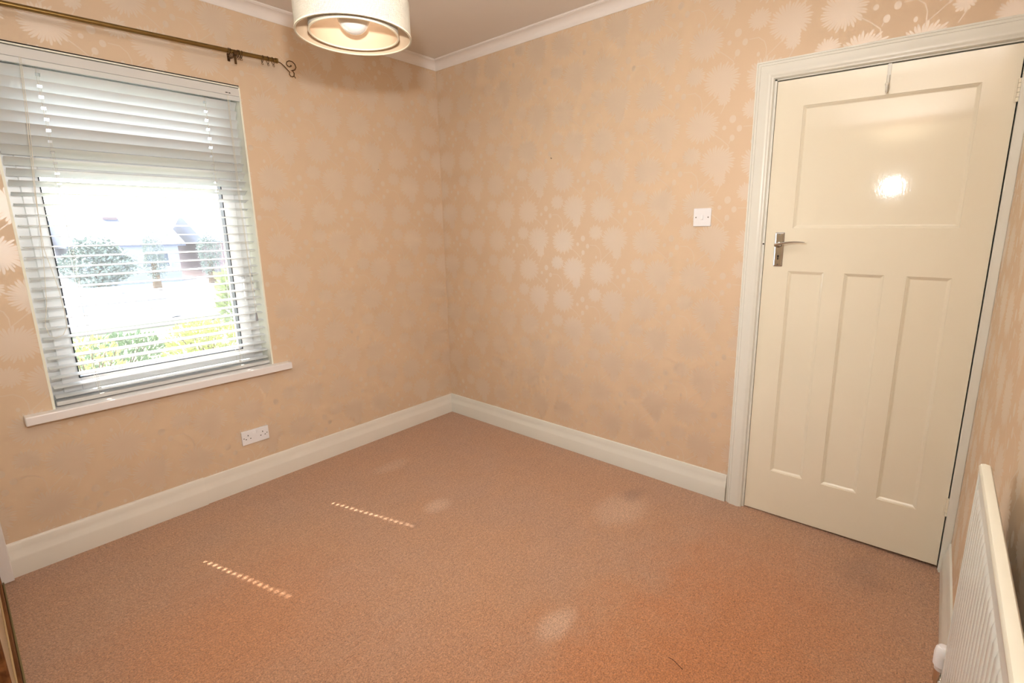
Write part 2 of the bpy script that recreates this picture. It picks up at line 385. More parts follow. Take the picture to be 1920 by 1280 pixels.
def glassf(t, b):
    tr = t.n('ShaderNodeBsdfTransparent'); tr.inputs[0].default_value = (0.95, 0.965, 0.96, 1)
    gl = t.n('ShaderNodeBsdfGlossy'); gl.inputs['Roughness'].default_value = 0.02
    fr = t.n('ShaderNodeFresnel'); fr.inputs[0].default_value = 1.45
    mx = t.n('ShaderNodeMixShader'); t.t.links.new(fr.outputs[0], mx.inputs[0]); t.t.links.new(tr.outputs[0], mx.inputs[1]); t.t.links.new(gl.outputs[0], mx.inputs[2])
    haze = t.n('ShaderNodeBsdfTranslucent'); haze.inputs[0].default_value = (0.85, 0.87, 0.9, 1)      # pale veil put into the glass to haze the outside view
    m2 = t.n('ShaderNodeMixShader'); m2.inputs[0].default_value = 0.03; t.t.links.new(mx.outputs[0], m2.inputs[1]); t.t.links.new(haze.outputs[0], m2.inputs[2])
    t.t.links.new(m2.outputs[0], t.t.nodes['Material Output'].inputs[0])
M_glass = mat('window_glass', (255, 255, 255), 0.02, fn=glassf)

# ------------------------------------------------------------------ room shell
H = 2.527; W = 3.012; XL = -2.50; XC = -3.08
WX0, WX1, WZ0, WZ1 = -2.192, -1.295, 0.668, 2.116       # window reveal
YO = 0.30
struct = lambda o: tag(o, kind='structure')
# floor
struct(MB().box(-2.447, 0.06, -W-0.02, 0.02, -0.03, 0.0).build('floor', M_carpet))
struct(MB().box(XC, 0.2, -W-0.1, 0.3, -0.12, -0.03).build('trim_9', M_dark))
struct(MB().box(XC-.1, 0.12, -W-0.12, YO, H, H+0.1).build('ceiling', M_ceil))
# window wall with opening
b = MB()
b.box(XC, WX0, 0, 0.16, -.1, H); b.box(WX1, 0.0, 0, 0.16, -.1, H); b.box(WX0, WX1, 0, 0.16, -.1, WZ0-.04); b.box(WX0, WX1, 0, 0.16, WZ1, H)
wl = struct(b.build('wall_left', M_wp_left))
b = MB()
b.box(XC, WX0+.02, .16, YO, -.9, H+.2); b.box(WX1-.02, .12, .16, YO, -.9, H+.2); b.box(WX0+.02, WX1-.02, .16, YO, -.9, WZ0+.02); b.box(WX0+.02, WX1-.02, .16, YO, WZ1-.02, H+.2)
M_brick = mat('outside_render', (206, 196, 184), 0.9, fn=speckle((206, 196, 184), 0.1, 30, 0.3, 60))
b.build('outer_leaf', M_brick, wl)
# plastered reveal lining
b = MB()
b.box(WX0-.001, WX0+.004, 0.001, 0.16, WZ0-.03, WZ1); b.box(WX1-.004, WX1+.001, 0.001, 0.16, WZ0-.03, WZ1); b.box(WX0, WX1, 0.001, 0.16, WZ1-.004, WZ1+.001)
b.build('reveal_lining', M_reveal, wl)
# door wall with opening (leaf stands in it)
DY0, DY1 = -2.220, -2.980; DT = 1.996
b = MB(); b.box(0, .12, -2.203, YO, -.1, H); b.box(0, .12, -W-.12, -2.203, 2.012, H); b.box(0, .12, -W-.12, -2.995, -.1, 2.012)
wb = struct(b.build('wall_back', M_wp_back))
struct(MB().box(XC, .12, -W-.12, -W, -.1, H).build('wall_right', M_wp_right))
struct(MB().box(XC-.1, XC, -W-.12, YO, -.1, H).build('wall_front', M_ceil))
# dark hall behind the door gap
struct(MB().box(.13, .16, -W-.1, -2.1, -.1, 2.1).build('trim_8', M_dark))

# skirting boards: (distance from wall, height) profile
SK = [(0, 0), (.020, 0), (.020, .072), (.0185, .080), (.012, .096), (.0095, .112), (.009, .130), (.006, .139), (0, .142)]
def skirt(name, axis, a, c, thick=0.0, n='wall'):
    pass
struct(MB().prism([(-d, z) for d, z in SK], 'x', -1.706, 0.0, True).build('baseboard_left', M_skirt))
SK2 = [(0, 0), (.026, 0), (.026, .074), (.0235, .083), (.016, .100), (.013, .116), (.012, .134), (.008, .142), (0, .145)]
struct(MB().prism([(-d, z) for d, z in SK2], 'x', -2.42, -1.706, True).build('baseboard_left.001', M_skirt))
struct(MB().prism([(-d, z) for d, z in SK], 'y', -2.127, 0.0, True).build('baseboard_back', M_arch))
struct(MB().prism([(-W + d, z) for d, z in SK], 'x', -2.44, -0.004, True).build('baseboard_right', M_arch))

# coving
cv = [(0, -.056), (.004, -.056), (.006, -.050)]
for k in range(9):
    a = PI/2 * k/8
    cv.append((.006 + .040*(1-math.cos(a)), -.050 + .040*math.sin(a)))
cv += [(.046, -.008), (.052, -.008), (.056, -.004), (.056, 0), (0, 0)]
for nm, ax, a0, a1, fnp in (('trim_1', 'x', -2.50, 0, lambda d, z: (-d, H+z)), ('trim_2', 'y', -W, 0, lambda d, z: (-d, H+z)),
                            ('trim_3', 'x', -2.50, 0, lambda d, z: (-W+d, H+z))):
    struct(MB().prism([fnp(d, z) for d, z in cv], ax, a0, a1, True).build(nm, M_cove))

# ------------------------------------------------------------------ door
def dw(v):                                              # the old leaf and frame have dropped slightly towards the hinge
    t = (-2.22 - v[1]) / 0.76
    return (v[0], v[1], v[2] + t * (0.012 - 0.0145 * v[2]) if v[2] > 0.002 else v[2])
door = empty('door_1', (0, -2.60, 0)); tag(door, kind='structure')
rects = [(-2.885, -2.327, 1.384, 1.888), (-2.464, -2.325, .228, 1.197), (-2.677, -2.540, .228, 1.197), (-2.887, -2.750, .228, 1.197)]
# leaf: grid of cells with the four panel openings left out
ys = sorted({DY1, DY0} | {r[0] for r in rects} | {r[1] for r in rects}); zs = [0.006, .228, 1.197, 1.384, 1.888, DT]
b = MB()
def inside(y, z): return any(r[0] < y < r[1] and r[2] < z < r[3] for r in rects)
for i in range(len(ys)-1):
    for j in range(len(zs)-1):
        if not inside((ys[i]+ys[i+1])/2, (zs[j]+zs[j+1])/2):
            b.add([(0, ys[i], zs[j]), (0, ys[i+1], zs[j]), (0, ys[i+1], zs[j+1]), (0, ys[i], zs[j+1])], [[0, 1, 2, 3]])
b.add([(.040, DY1, zs[0]), (.040, DY0, zs[0]), (.040, DY0, DT), (.040, DY1, DT)], [[0, 1, 2, 3]])
for q in (((0, DY1, zs[0]), (.04, DY1, zs[0]), (.04, DY1, DT), (0, DY1, DT)), ((0, DY0, zs[0]), (.04, DY0, zs[0]), (.04, DY0, DT), (0, DY0, DT)),
          ((0, DY1, zs[0]), (.04, DY1, zs[0]), (.04, DY0, zs[0]), (0, DY0, zs[0])), ((0, DY1, DT), (.04, DY1, DT), (.04, DY0, DT), (0, DY0, DT))):
    b.add(q, [[0, 1, 2, 3]])
leaf = b.build('leaf', M_door, door, dw)
MO = [(0.0, 0.0), (.0015, .0022), (.0045, .0035), (.008, .0065), (.0115, .0090), (.0135, .0095)]      # (inset, depth) of the moulding
for (y0, y1, z0, z1) in rects:
    b = MB(); L = []
    for ins, dep in MO: L += [(dep, y0+ins, z0+ins), (dep, y1-ins, z0+ins), (dep, y1-ins, z1-ins), (dep, y0+ins, z1-ins)]
    fs = []
    for k in range(len(MO)-1):
        for e in range(4): fs.append([k*4+e, k*4+(e+1) % 4, k*4+4+(e+1) % 4, k*4+4+e])
    fs.append([len(L)-4, len(L)-3, len(L)-2, len(L)-1])
    b.add(L, fs).build('panel', M_door, door, dw)
# frame lining and stops, architrave
b = MB(); b.box(-.004, .05, -2.218, -2.202, 0, 2.016); b.box(-.004, .05, -3.0, -2.984, 0, 2.016); b.box(-.004, .05, -3.0, -2.202, 2.001, 2.016)
b.build('door_lining', M_arch, door, dw)
AR = [(0, 0), (0, .010), (.006, .0105), (.010, .016), (.018, .0165), (.022, .021), (.040, .0215), (.052, .024), (.062, .0235), (.066, .020), (.074, .019), (.078, .014), (.078, 0)]
# AR: (distance outward from inner edge, thickness); mitred frame: left leg, head
def arch_path(name, prof):
    yi, zi = -2.209, 2.006
    b = MB(); n = len(prof)
    rings = []
    for (mode) in (0, 1, 2):
        ring = []
        for d, th in prof:
            if mode == 0: ring.append((-th, yi + d, 0.0))
            if mode == 1: ring.append((-th, yi + d, zi + d))
            if mode == 2: ring.append((-th, -W, zi + d))
        rings += ring
    fs = []
    for k in range(2):
        for i in range(n-1): fs.append([k*n+i, k*n+i+1, (k+1)*n+i+1, (k+1)*n+i])
    b.add(rings, fs); b.sm = [False]*len(b.f)
    return b
# two objects so each leg of the architrave is its own piece
def arch_piece(k):
    yi, zi = -2.209, 2.006; pr = [(d, t_) for d, t_ in AR[::-1]]
    b = MB(); n = len(pr)
    r0 = [(-t_, yi+(.078-d), 0.0) for d, t_ in pr] if k == 0 else [(-t_, yi+(.078-d), zi+(.078-d)) for d, t_ in pr]
    r1 = [(-t_, yi+(.078-d), zi+(.078-d)) for d, t_ in pr] if k == 0 else [(-t_, -W, zi+(.078-d)) for d, t_ in pr]
    b.add(r0 + r1, [[i, i+1, n+i+1, n+i] for i in range(n-1)], True)
    return b
arch_piece(0).build('architrave', M_arch, door, dw); arch_piece(1).build('architrave.001', M_arch, door, dw)
MB().box(-.018, 0, -W, -2.984, 0, 2.0, .002).build('architrave.002', M_arch, door, dw)
# hinges
for z in (1.845, .275):
    h = MB()
    for k in range(5):
        h.lathe([(0, 0), (.0062, 0), (.0062, .0142), (0, .0142)], (-.005, -2.982, z-.037+.0152*k), 'z', 10)
    h.box(-.0025, .0, -2.982, -2.972, z-.037, z+.038, .0008)
    h.build('hinge', M_door, door, dw)
# handle: back plate, keyhole, lever
hp = MB()
hp.box(-.0035, 0, -2.299, -2.261, 1.216, 1.366, .003, 2); hp.box(-.009, -.0035, -2.296, -2.264, 1.219, 1.363, .003, 2)
plate = hp.build('handle_plate', M_chrome, door)
lv = MB()
lv.lathe([(0.012, 0), (.012, -.012), (.009, -.018), (.0085, -.046), (0, -.048)], (-.008, -2.279, 1.312), 'x', 16)
pts = []; 
for k in range(13):
    s_ = k/12; y_ = -2.272 - .118*s_; z_ = 1.3125 + .016*math.sin(s_*PI*.62) - .004*s_; pts.append((-.050, y_, z_))
ring = []
for k, (x_, y_, z_) in enumerate(pts):
    hx = .012 - .003*k/12; hz = .0065*(1-.62*k/12)
    for a in range(12):
        ring.append((x_ + hx*math.cos(2*PI*a/12), y_, z_ + hz*math.sin(2*PI*a/12)))
fs = [[i*12+a, i*12+(a+1) % 12, (i+1)*12+(a+1) % 12, (i+1)*12+a] for i in range(12) for a in range(12)]
fs += [list(range(12)), [144+a for a in range(12)]]
lv.add(ring, fs, True).build('lever', M_chrome, plate)
kh = MB(); kh.lathe([(0, 0), (.0038, 0), (.0038, .0006), (0, .0006)], (-.0097, -2.280, 1.262), 'x', 14); kh.box(-.0097, -.009, -2.282, -2.278, 1.246, 1.262)
kh.build('keyhole', M_dark, plate)
b = MB()
for z in (1.357, 1.225): b.lathe([(0, 0), (.003, 0), (.003, .0006), (0, .0006)], (-.0097, -2.280, z), 'x', 10)
b.build('screw', M_screw, plate)
MB().sphere((-.003, -2.2135, 1.315), .004, 10, 6).build('latch_mark', M_dark, door)

# over-door hook
hk = empty('over_door_hook', (0, -2.612, 1.90)); tag(hk, 'small white hook hanging over the top edge of the cream door', 'hook')
hz = dw((0, -2.612, DT))[2]
b = MB(); b.box(-.0035, -.0010, -2.618, -2.606, 1.930, hz+.003, .0008); b.box(-.0035, .042, -2.618, -2.606, hz+.0006, hz+.003, .0006); b.box(.0405, .043, -2.618, -2.606, hz-.03, hz+.003, .0006)
b.build('strap', M_arch, hk)
b = MB(); pts = [(-.004, -2.612, 1.948), (-.007, -2.612, 1.925), (-.008, -2.612, 1.905), (-.014, -2.612, 1.890), (-.024, -2.612, 1.886), (-.031, -2.612, 1.894), (-.033, -2.612, 1.908)]
b.tube(pts, [.0045, .005, .005, .0045, .004, .004, .0045], 10); b.sphere((-.033, -2.612, 1.911), .0062, 10, 8); b.build('hook', M_arch, hk)
b = MB(); b.lathe([(0, 0), (.0032, 0), (.0026, -.002), (0, -.0022)], (-.0042, -2.612, 1.940), 'x', 10); b.build('rivet', M_screw, hk)

# ------------------------------------------------------------------ window
win = empty('window_1', ((WX0+WX1)/2, .15, WZ0)); tag(win, kind='structure')
fx0, fx1, fz0, fz1 = WX0+.002, WX1-.002, WZ0-.01, WZ1-.004
def ring_frame(b, x0, x1, z0, z1, wd, y0, y1, bev=.003):
    b.box(x0, x0+wd, y0, y1, z0, z1, bev); b.box(x1-wd, x1, y0, y1, z0, z1, bev)
    b.box(x0+wd, x1-wd, y0, y1, z0, z0+wd, bev); b.box(x0+wd, x1-wd, y0, y1, z1-wd, z1, bev)
b = MB(); ring_frame(b, fx0, fx1, fz0, fz1, .052, .11, .175); b.box(fx0+.05, fx1-.05, .11, .175, 1.716, 1.760, .003); b.build('window_frame', M_upvc, win)
gx0, gx1, gz0, gz1 = -2.078, -1.400, .776, 1.652
b = MB(); ring_frame(b, fx0+.047, fx1-.047, fz0+.047, 1.722, .062, .098, .165); b.build('sash', M_upvc, win)
b = MB(); ring_frame(b, fx0+.047, fx1-.047, 1.757, fz1-.047, .050, .098, .165); b.build('sash.001', M_upvc, win)
for (x0, x1, z0, z1) in ((fx0+.105, fx1-.105, fz0+.105, 1.664), (fx0+.098, fx1-.098, 1.803, fz1-.098)):
    b = MB(); ring_frame(b, x0, x1, z0, z1, .0045, .0945, .145, 0); b.build('gasket', M_gasket, win)
    b = MB(); b.add([(x0, .13, z0), (x1, .13, z0), (x1, .13, z1), (x0, .13, z1)], [[0, 1, 2, 3]]); b.build('pane', M_glass, win)
b = MB()
for x in (WX0, WX1): b.box(x-.004, x+.004, -.003, .003, WZ0, WZ1)
b.box(WX0, WX1, -.003, .003, WZ1-.004, WZ1+.002)
b.build('corner_bead', M_reveal, wl)
MB().box(WX0, WX1, -.004, .002, WZ1+.0022, WZ1+.0065).build('shadow_gap', M_dark, wl)  # solid dark strip painted in for the shaded gap above the head rail
# stay/handle on the sash
b = MB(); b.box(-1.372, -1.350, .086, .098, 1.10, 1.16, .003); b.box(-1.368, -1.354, .070, .086, 1.13, 1.145, .003); b.box(-1.369, -1.353, .060, .072, 1.03, 1.15, .004); b.build('window_handle', M_upvc, win)
MB().box(-2.286, -1.208, -.048, .112, .630, WZ0, .004, 2).build('window_sill', M_sill, win)
MB().box(WX0-.03, WX1+.03, .165, .36, .60, .64, .004).build('outer_sill', M_upvc, win)

# ------------------------------------------------------------------ venetian blind
bl = empty('venetian_blind', (-1.742, .045, .68)); tag(bl, 'white venetian blind with wide slats filling the window recess', 'blind')
LX = (-2.030, -1.442); SX0, SX1 = -2.178, -1.304; YC = .046
def slat_mesh():
    NS = 12; hw = .025; cr = .0035; th = .0016
    xs = [SX0]; 
    for l in LX: xs += [l-.0072, l+.0072]
    xs += [SX1]; xs = [x + 1.742 for x in xs]
    us = [-1, -.78, -.5, -.27, .27, .5, .78, 1]
    vs = []; idx = {}
    for i, x in enumerate(xs):
        for j, u in enumerate(us):
            zc = cr*(1-u*u)
            for k, dz in enumerate((th/2, -th/2)):
                idx[(i, j, k)] = len(vs); vs.append((x, u*hw, zc+dz))
    fs = []
    def hole(i, j): return i in (1, 3) and j == 3
    for i in range(len(xs)-1):
        for j in range(len(us)-1):
            if hole(i, j):
                A = [(i, j), (i+1, j), (i+1, j+1), (i, j+1)]
                for e in range(4):
                    p, q = A[e], A[(e+1) % 4]; fs.append([idx[p+(0,)], idx[q+(0,)], idx[q+(1,)], idx[p+(1,)]])
                continue
            fs.append([idx[(i, j, 0)], idx[(i+1, j, 0)], idx[(i+1, j+1, 0)], idx[(i, j+1, 0)]])
            fs.append([idx[(i, j, 1)], idx[(i, j+1, 1)], idx[(i+1, j+1, 1)], idx[(i+1, j, 1)]])
    for i in range(len(xs)-1):
        for j in (0, len(us)-1): fs.append([idx[(i, j, 0)], idx[(i+1, j, 0)], idx[(i+1, j, 1)], idx[(i, j, 1)]])
    for j in range(len(us)-1):
        for i in (0, len(xs)-1): fs.append([idx[(i, j, 0)], idx[(i, j+1, 0)], idx[(i, j+1, 1)], idx[(i, j, 1)]])
    me = bpy.data.meshes.new('slat'); me.from_pydata(vs, [], fs)
    bb = bmesh.new(); bb.from_mesh(me); bmesh.ops.recalc_face_normals(bb, faces=bb.faces); bb.to_mesh(me); bb.free()
    for p in me.polygons: p.use_smooth = True
    me.set_sharp_from_angle(angle=math.radians(40)); me.materials.append(M_slat); return me
SM = slat_mesh()
def tilt(z):                                            # degrees, room edge up
    pts = [(.70, -6.0), (1.20, -4.5), (1.42, 0.5), (1.51, 6.5), (1.555, 12.0), (1.60, 24), (1.645, 31), (1.69, 36), (1.74, 42), (1.80, 49), (2.1, 55)]
    for (a, p), (c, q) in zip(pts, pts[1:]):
        if z <= c: return p + (q-p)*max(0, z-a)/(c-a)
    return 55
rnd = random.Random(3)
SLZ = [.711 + .0425*k for k in range(32)]
for z in SLZ:
    o = bpy.data.objects.new('slat', SM); COL.objects.link(o); o.parent = bl
    o.location = (rnd.uniform(-.0015, .0015), YC-.045, z - .68 - .002)
    o.rotation_euler = (-math.radians(tilt(z) + rnd.uniform(-1.2, 1.2)), rnd.uniform(-.0012, .0012), 0)
b = MB(); b.box(SX0-.004, SX1+.012, .006, .060, 2.082, WZ1-.006, .002); b.build('head_rail', M_rail, bl)
b = MB(); b.box(WX0+.001, WX1-.001, -.004, .004, 2.070, 2.108, .0015); b.build('valance', M_rail, bl)
b = MB(); b.box(WX0+.001, WX1-.001, -.006, .004, 2.047, 2.069, .002); b.build('valance_lip', M_slat, bl)
MB().box(SX0-.002, SX1+.004, .020, .070, .672, .690, .004, 2).build('bottom_rail', M_rail, bl)
for lx in LX:
    b = MB()
    for yy in (YC-.0265, YC+.0265): b.tube([(lx-.006, yy, 2.085), (lx-.006, yy, .684)], .0007, 5)
    b.build('ladder_cord', M_cord, bl)
    b = MB(); b.tube([(lx+.0035, YC, 2.085), (lx+.0035, YC, .684)], .0006, 5); b.build('lift_cord', M_cord, bl)
# pull cords looping at the left, tassel cord at the right
b = MB()
b.tube([(-2.075, -.010, 2.068), (-2.092, -.011, 1.79), (-2.113, -.012, 1.55), (-2.130, -.012, 1.30), (-2.148, -.012, 1.12), (-2.166, -.013, 1.03), (-2.160, -.013, .985), (-2.142, -.013, .972),
        (-2.118, -.013, .982), (-2.103, -.013, 1.012), (-2.100, -.013, 1.07), (-2.104, -.013, 1.18), (-2.122, -.012, 1.34), (-2.116, -.012, 1.55), (-2.098, -.011, 1.79), (-2.079, -.010, 2.068)], .0011, 6)
b.build('pull_cord', M_cord, bl)
b = MB(); b.tube([(-1.352, -.010, 2.068), (-1.358, -.011, 1.6), (-1.356, -.011, 1.25), (-1.352, -.011, .97)], .0010, 6); b.tube([(-1.356, -.010, 2.068), (-1.364, -.011, 1.6), (-1.358, -.011, 1.25), (-1.352, -.011, .97)], .0010, 6)
b.build('tilt_cord', M_cord, bl)
b = MB(); b.lathe([(0, .972), (.003, .970), (.0045, .958), (.0065, .940), (.0075, .930), (.006, .926), (0, .926)], (-1.352, -.011, 0), 'z', 12); b.build('tassel', M_tassel, bl)
b = MB(); b.box(-1.360, -1.350, -.0055, -.003, 2.078, 2.082); b.box(-1.346, -1.338, -.0055, -.003, 2.078, 2.082); b.build('cord_lock', M_dark, bl)

# ------------------------------------------------------------------ curtain pole and rings
cp = empty('curtain_pole', (-1.75, -.08, 2.24)); tag(cp, 'antique brass curtain pole with scroll finial above the window', 'curtain pole')
pz = lambda x: 2.229 + (x+2.109)*.0335
b = MB(); b.tube([(-2.42, -.08, pz(-2.42)), (-1.128, -.08, pz(-1.128))], .0100, 16); b.build('pole', M_brass, cp)
b = MB(); b.tube([(-1.132, -.08, pz(-1.132)), (-1.122, -.08, pz(-1.122))], .0125, 16)
b.build('collar', M_brass, cp)
sc = [(-1.122, 2.2575), (-1.112, 2.2575), (-1.103, 2.254), (-1.089, 2.244), (-1.076, 2.232), (-1.063, 2.221), (-1.066, 2.210), (-1.060, 2.202), (-1.050, 2.201), (-1.042, 2.208), (-1.040, 2.220),
      (-1.046, 2.230), (-1.055, 2.231), (-1.046, 2.233), (-1.034, 2.238), (-1.027, 2.252), (-1.032, 2.267), (-1.044, 2.276), (-1.060, 2.277), (-1.072, 2.270), (-1.077, 2.258), (-1.070, 2.249), (-1.060, 2.248), (-1.053, 2.254)]
b = MB(); b.tube([(x, -.08, z) for x, z in sc], .0027, 8); b.sphere((-1.053, -.08, 2.254), .0042, 8, 6); b.tube([(-1.042, -.08, 2.208), (-1.034, -.08, 2.197)], .0022, 6); b.build('finial', M_brassd, cp)
for bx in (-1.325, -2.135):
    z = pz(bx); b = MB()
    b.box(bx-.006, bx+.006, -.005, 0, z-.026, z+.010, .0015)
    b.tube([(bx, -.004, z-.012), (bx, -.045, z-.018), (bx, -.08, z-.014)], .0045, 8)
    b.box(bx-.007, bx+.007, -.092, -.068, z-.016, z-.009, .001); b.box(bx-.007, bx+.007, -.094, -.090, z-.016, z+.006, .001)
    b.box(bx-.005, bx+.005, -.083, -.079, z-.055, z-.014, .001)
    b.build('bracket', M_brassd, cp)
RX = [(-1.352, .1), (-1.343, -.15), (-1.312, .12), (-1.304, -.1), (-1.294, .2), (-1.196, .25), (-1.170, -.1), (-1.146, -.35)]
RL = ['curtain ring tight against the left side of the right-hand pole bracket', 'curtain ring touching the right-hand pole bracket on its left face',
      'curtain ring touching the right-hand pole bracket on its right face', 'middle one of the rings bunched right of the pole bracket', 'outermost ring of the bunch right of the pole bracket',
      'first of three loose curtain rings between bracket and finial', 'middle of three loose curtain rings near the scroll finial', 'curtain ring closest to the scroll finial']
RL[0] = 'outermost ring of the pair left of the right-hand pole bracket'
for (x, tl), lab in zip(RX, RL):
    r = empty('curtain_ring', (x, -.08, pz(x) - .0055)); tag(r, lab, 'curtain ring', 'brass curtain rings on the pole')
    z0 = pz(x) - .0055; pts = []
    for k in range(24):
        a = 2*PI*k/24; dy = .0165*math.cos(a); dz = .0165*math.sin(a); pts.append((x + dz*math.tan(tl)*.5 + dy*.15, -.08+dy, z0+dz))
    b = MB(); b.tube(pts, .0016, 6, closed=True); b.build('hoop', M_brassd, r)
    b = MB(); cx = x - .0165*math.tan(tl)*.5; pts = [(cx + .0045*math.cos(2*PI*k/12), -.08, z0-.0225+.0045*math.sin(2*PI*k/12)) for k in range(12)]
    b.tube(pts, .001, 5, closed=True); b.build('eyelet', M_brassd, r)

# ------------------------------------------------------------------ pendant lamp
LXc, LYc, LB = -1.585, -1.535, 1.915
lp = empty('pendant_lamp', (LXc, LYc, H)); tag(lp, 'round two-tier cream linen pendant lampshade hanging from the ceiling', 'pendant lamp')
def drum(b, r, z0, z1, th=.0012): b.lathe([(r, z0), (r, z1), (r-th, z1), (r-th, z0), (r, z0)], (LXc, LYc, 0), 'z', 72)
M_shadelit = mat('shade_lit_inside', (224, 194, 162), 0.7, fn=speckle((224, 194, 162), 0.03, 40))  # inside of the shade fabric, its warm light put into the colour
b = MB(); drum(b, .150, LB, LB+.088); b.build('lamp_shade', M_shade, lp)
b = MB(); drum(b, .1487, LB+.001, LB+.087, .0008); drum(b, .1147, LB+.005, LB+.124, .0008); tag(b.build('shade_lit_inside', M_shadelit, lp), 'inside of the two shades, warm light put into its peach colour')
b = MB(); drum(b, .116, LB+.004, LB+.125); b.build('inner_shade', M_shade, lp)
b = MB(); b.lathe([(.151, LB), (.151, LB+.0035), (.147, LB+.0035), (.147, LB), (.151, LB)], (LXc, LYc, 0), 'z', 72)
b.lathe([(.117, LB+.003), (.117, LB+.0065), (.113, LB+.0065), (.113, LB+.003), (.117, LB+.003)], (LXc, LYc, 0), 'z', 72); b.build('rim', M_shadein, lp)
b = MB()
for k in range(3):
    a = 2*PI*k/3 + .4; b.tube([(LXc+.02*math.cos(a), LYc+.02*math.sin(a), LB+.118), (LXc+.148*math.cos(a), LYc+.148*math.sin(a), LB+.084)], .0015, 6)
b.lathe([(.018, LB+.116), (.022, LB+.116), (.022, LB+.120), (.018, LB+.120), (.018, LB+.116)], (LXc, LYc, 0), 'z', 20); b.build('spider', M_white, lp)
b = MB(); b.sphere((LXc, LYc, LB+.048), .042, 32, 20); b.lathe([(.030, LB+.076), (.016, LB+.108), (.0135, LB+.112), (.0135, LB+.125)], (LXc, LYc, 0), 'z', 24); b.build('bulb', M_bulb, lp)
b = MB(); b.lathe([(0, LB+.12), (.019, LB+.12), (.019, LB+.155), (.012, LB+.175), (.004, LB+.18), (0, LB+.18)], (LXc, LYc, 0), 'z', 20); b.build('lamp_holder', M_white, lp)
b = MB(); b.tube([(LXc, LYc, LB+.17), (LXc, LYc, H-.02)], .0032, 8); b.build('cable', M_white, lp)
b = MB(); b.lathe([(0, H-.028), (.018, H-.028), (.034, H-.018), (.050, H-.004), (.050, H), (0, H)], (LXc, LYc, 0), 'z', 32); b.build('ceiling_rose', M_white, lp)

# ------------------------------------------------------------------ light switch and socket
sw = empty('light_switch', (0, -1.925, 1.440)); tag(sw, 'white single rocker light switch on the wallpaper beside the door', 'light switch')
MB().box(-.0095, 0, -1.968, -1.882, 1.397, 1.483, .0025, 2).build('switch_plate', M_white, sw)
b = MB(); b.prism([(-.0095, 1.428), (-.0150, 1.429), (-.0115, 1.452), (-.0095, 1.452)], 'y', -1.9305, -1.9195); b.build('rocker', M_white, sw)
for y in (-1.895, -1.955):
    b = MB(); b.lathe([(0, 0), (.0032, 0), (.0032, .0006), (0, .0006)], (-.0101, y, 1.440), 'x', 12); b.build('screw', M_screw, sw)
sk = empty('power_socket', (-1.434, 0, .287)); tag(sk, 'white double power socket on the wall below the window', 'power socket')
MB().box(-1.504, -1.364, -.0095, 0, .248, .327, .0025, 2).build('socket_plate', M_white, sk)
for cx in (-1.472, -1.396):
    b = MB(); b.box(cx-.002, cx+.002, -.0101, -.009, .296, .303); b.box(cx-.0145, cx-.0085, -.0101, -.009, .278, .282); b.box(cx+.0085, cx+.0145, -.0101, -.009, .278, .282)
    b.build('pin_holes', M_dark, sk)
for cx in (-1.445, -1.425):
    b = MB(); b.prism([(-.0095, .303), (-.0135, .304), (-.0110, .318), (-.0095, .318)], 'x', cx-.0055, cx+.0055); b.build('rocker', M_white, sk)
for cx in (-1.494, -1.374):
    b = MB(); b.lathe([(0, 0), (.003, 0), (.003, .0006), (0, .0006)], (cx, -.0101, .287), 'y', 12); b.build('screw', M_screw, sk)

# small nails left in the wallpaper
o = MB().tube([(.004, -1.0, 1.802), (-.008, -1.0, 1.804)], .0022, 8).build('nail', M_screw); tag(o, 'tiny nail left in the door wall, high up near the corner', 'nail')
o = MB().tube([(-.517, .004, 1.780), (-.517, -.006, 1.781)], .0018, 8).build('nail', M_screw); tag(o, 'tiny nail left in the window wall between window and corner', 'nail')

o = MB().tube([(-1.086, -2.303, .0015), (-1.088, -2.322, .003), (-1.095, -2.343, .0015), (-1.102, -2.359, .002)], .0009, 5).build('thread', M_dark); tag(o, 'short dark thread lying on the carpet in the foreground', 'thread')

# ------------------------------------------------------------------ radiator
rd = empty('radiator', (-1.60, -2.967, .30)); tag(rd, 'white fluted panel radiator on the right wall by the door', 'radiator')
RX0, RX1, RZ0, RZ1, RF, RB = -2.09, -1.09, .300, .900, -2.957, -2.977
b = MB(); nx = 30; pit = (RX1-RX0-.03)/nx
zz = [RZ0+.034, RZ0+.038, RZ0+.045, RZ1-.062, RZ1-.055, RZ1-.051]; am = [0, .6, 1, 1, .6, 0]
prof = []
for k in range(nx):
    for u, d in ((.03, 0), (.06, .6), (.10, 1), (.90, 1), (.94, .6), (.97, 0)): prof.append((RX0+.015+pit*(k+u), d*.0030))
vs = []; n = len(prof)
for z, a in zip(zz, am): vs += [(x, RF-.0040 + d*a, z) for x, d in prof]
b.add(vs, [[j*n+i, j*n+i+1, (j+1)*n+i+1, (j+1)*n+i] for j in range(len(zz)-1) for i in range(n-1)], True)
yf = RF-.0040; x0, x1 = prof[0][0], prof[-1][0]
for (a0, a1, c0, c1) in ((RX0, x0, RZ0+.02, RZ1-.012), (x1, RX1-.004, RZ0+.02, RZ1-.012), (x0, x1, RZ0+.02, zz[0]), (x0, x1, zz[-1], RZ1-.012)):
    b.add([(a0, yf, c0), (a1, yf, c0), (a1, yf, c1), (a0, yf, c1)], [[0, 1, 2, 3]])
b.build('front_panel', M_rad, rd)
MB().box(RX0, RX1-.002, RB, yf-.0008, RZ0+.016, RZ1-.008, .003, 2).build('back_panel', M_rad, rd)
b = MB()
sp = [(RF-.0035, RZ1-.014), (RF-.0005, RZ1-.011), (RF, RZ1-.006), (RF-.003, RZ1-.001), (RF-.009, RZ1+.0005), (RB+.003, RZ1-.001), (RB, RZ1-.006), (RB, RZ1-.02)]
b.prism(sp, 'x', RX0, RX1, True); b.build('top_seam', M_radc, rd)
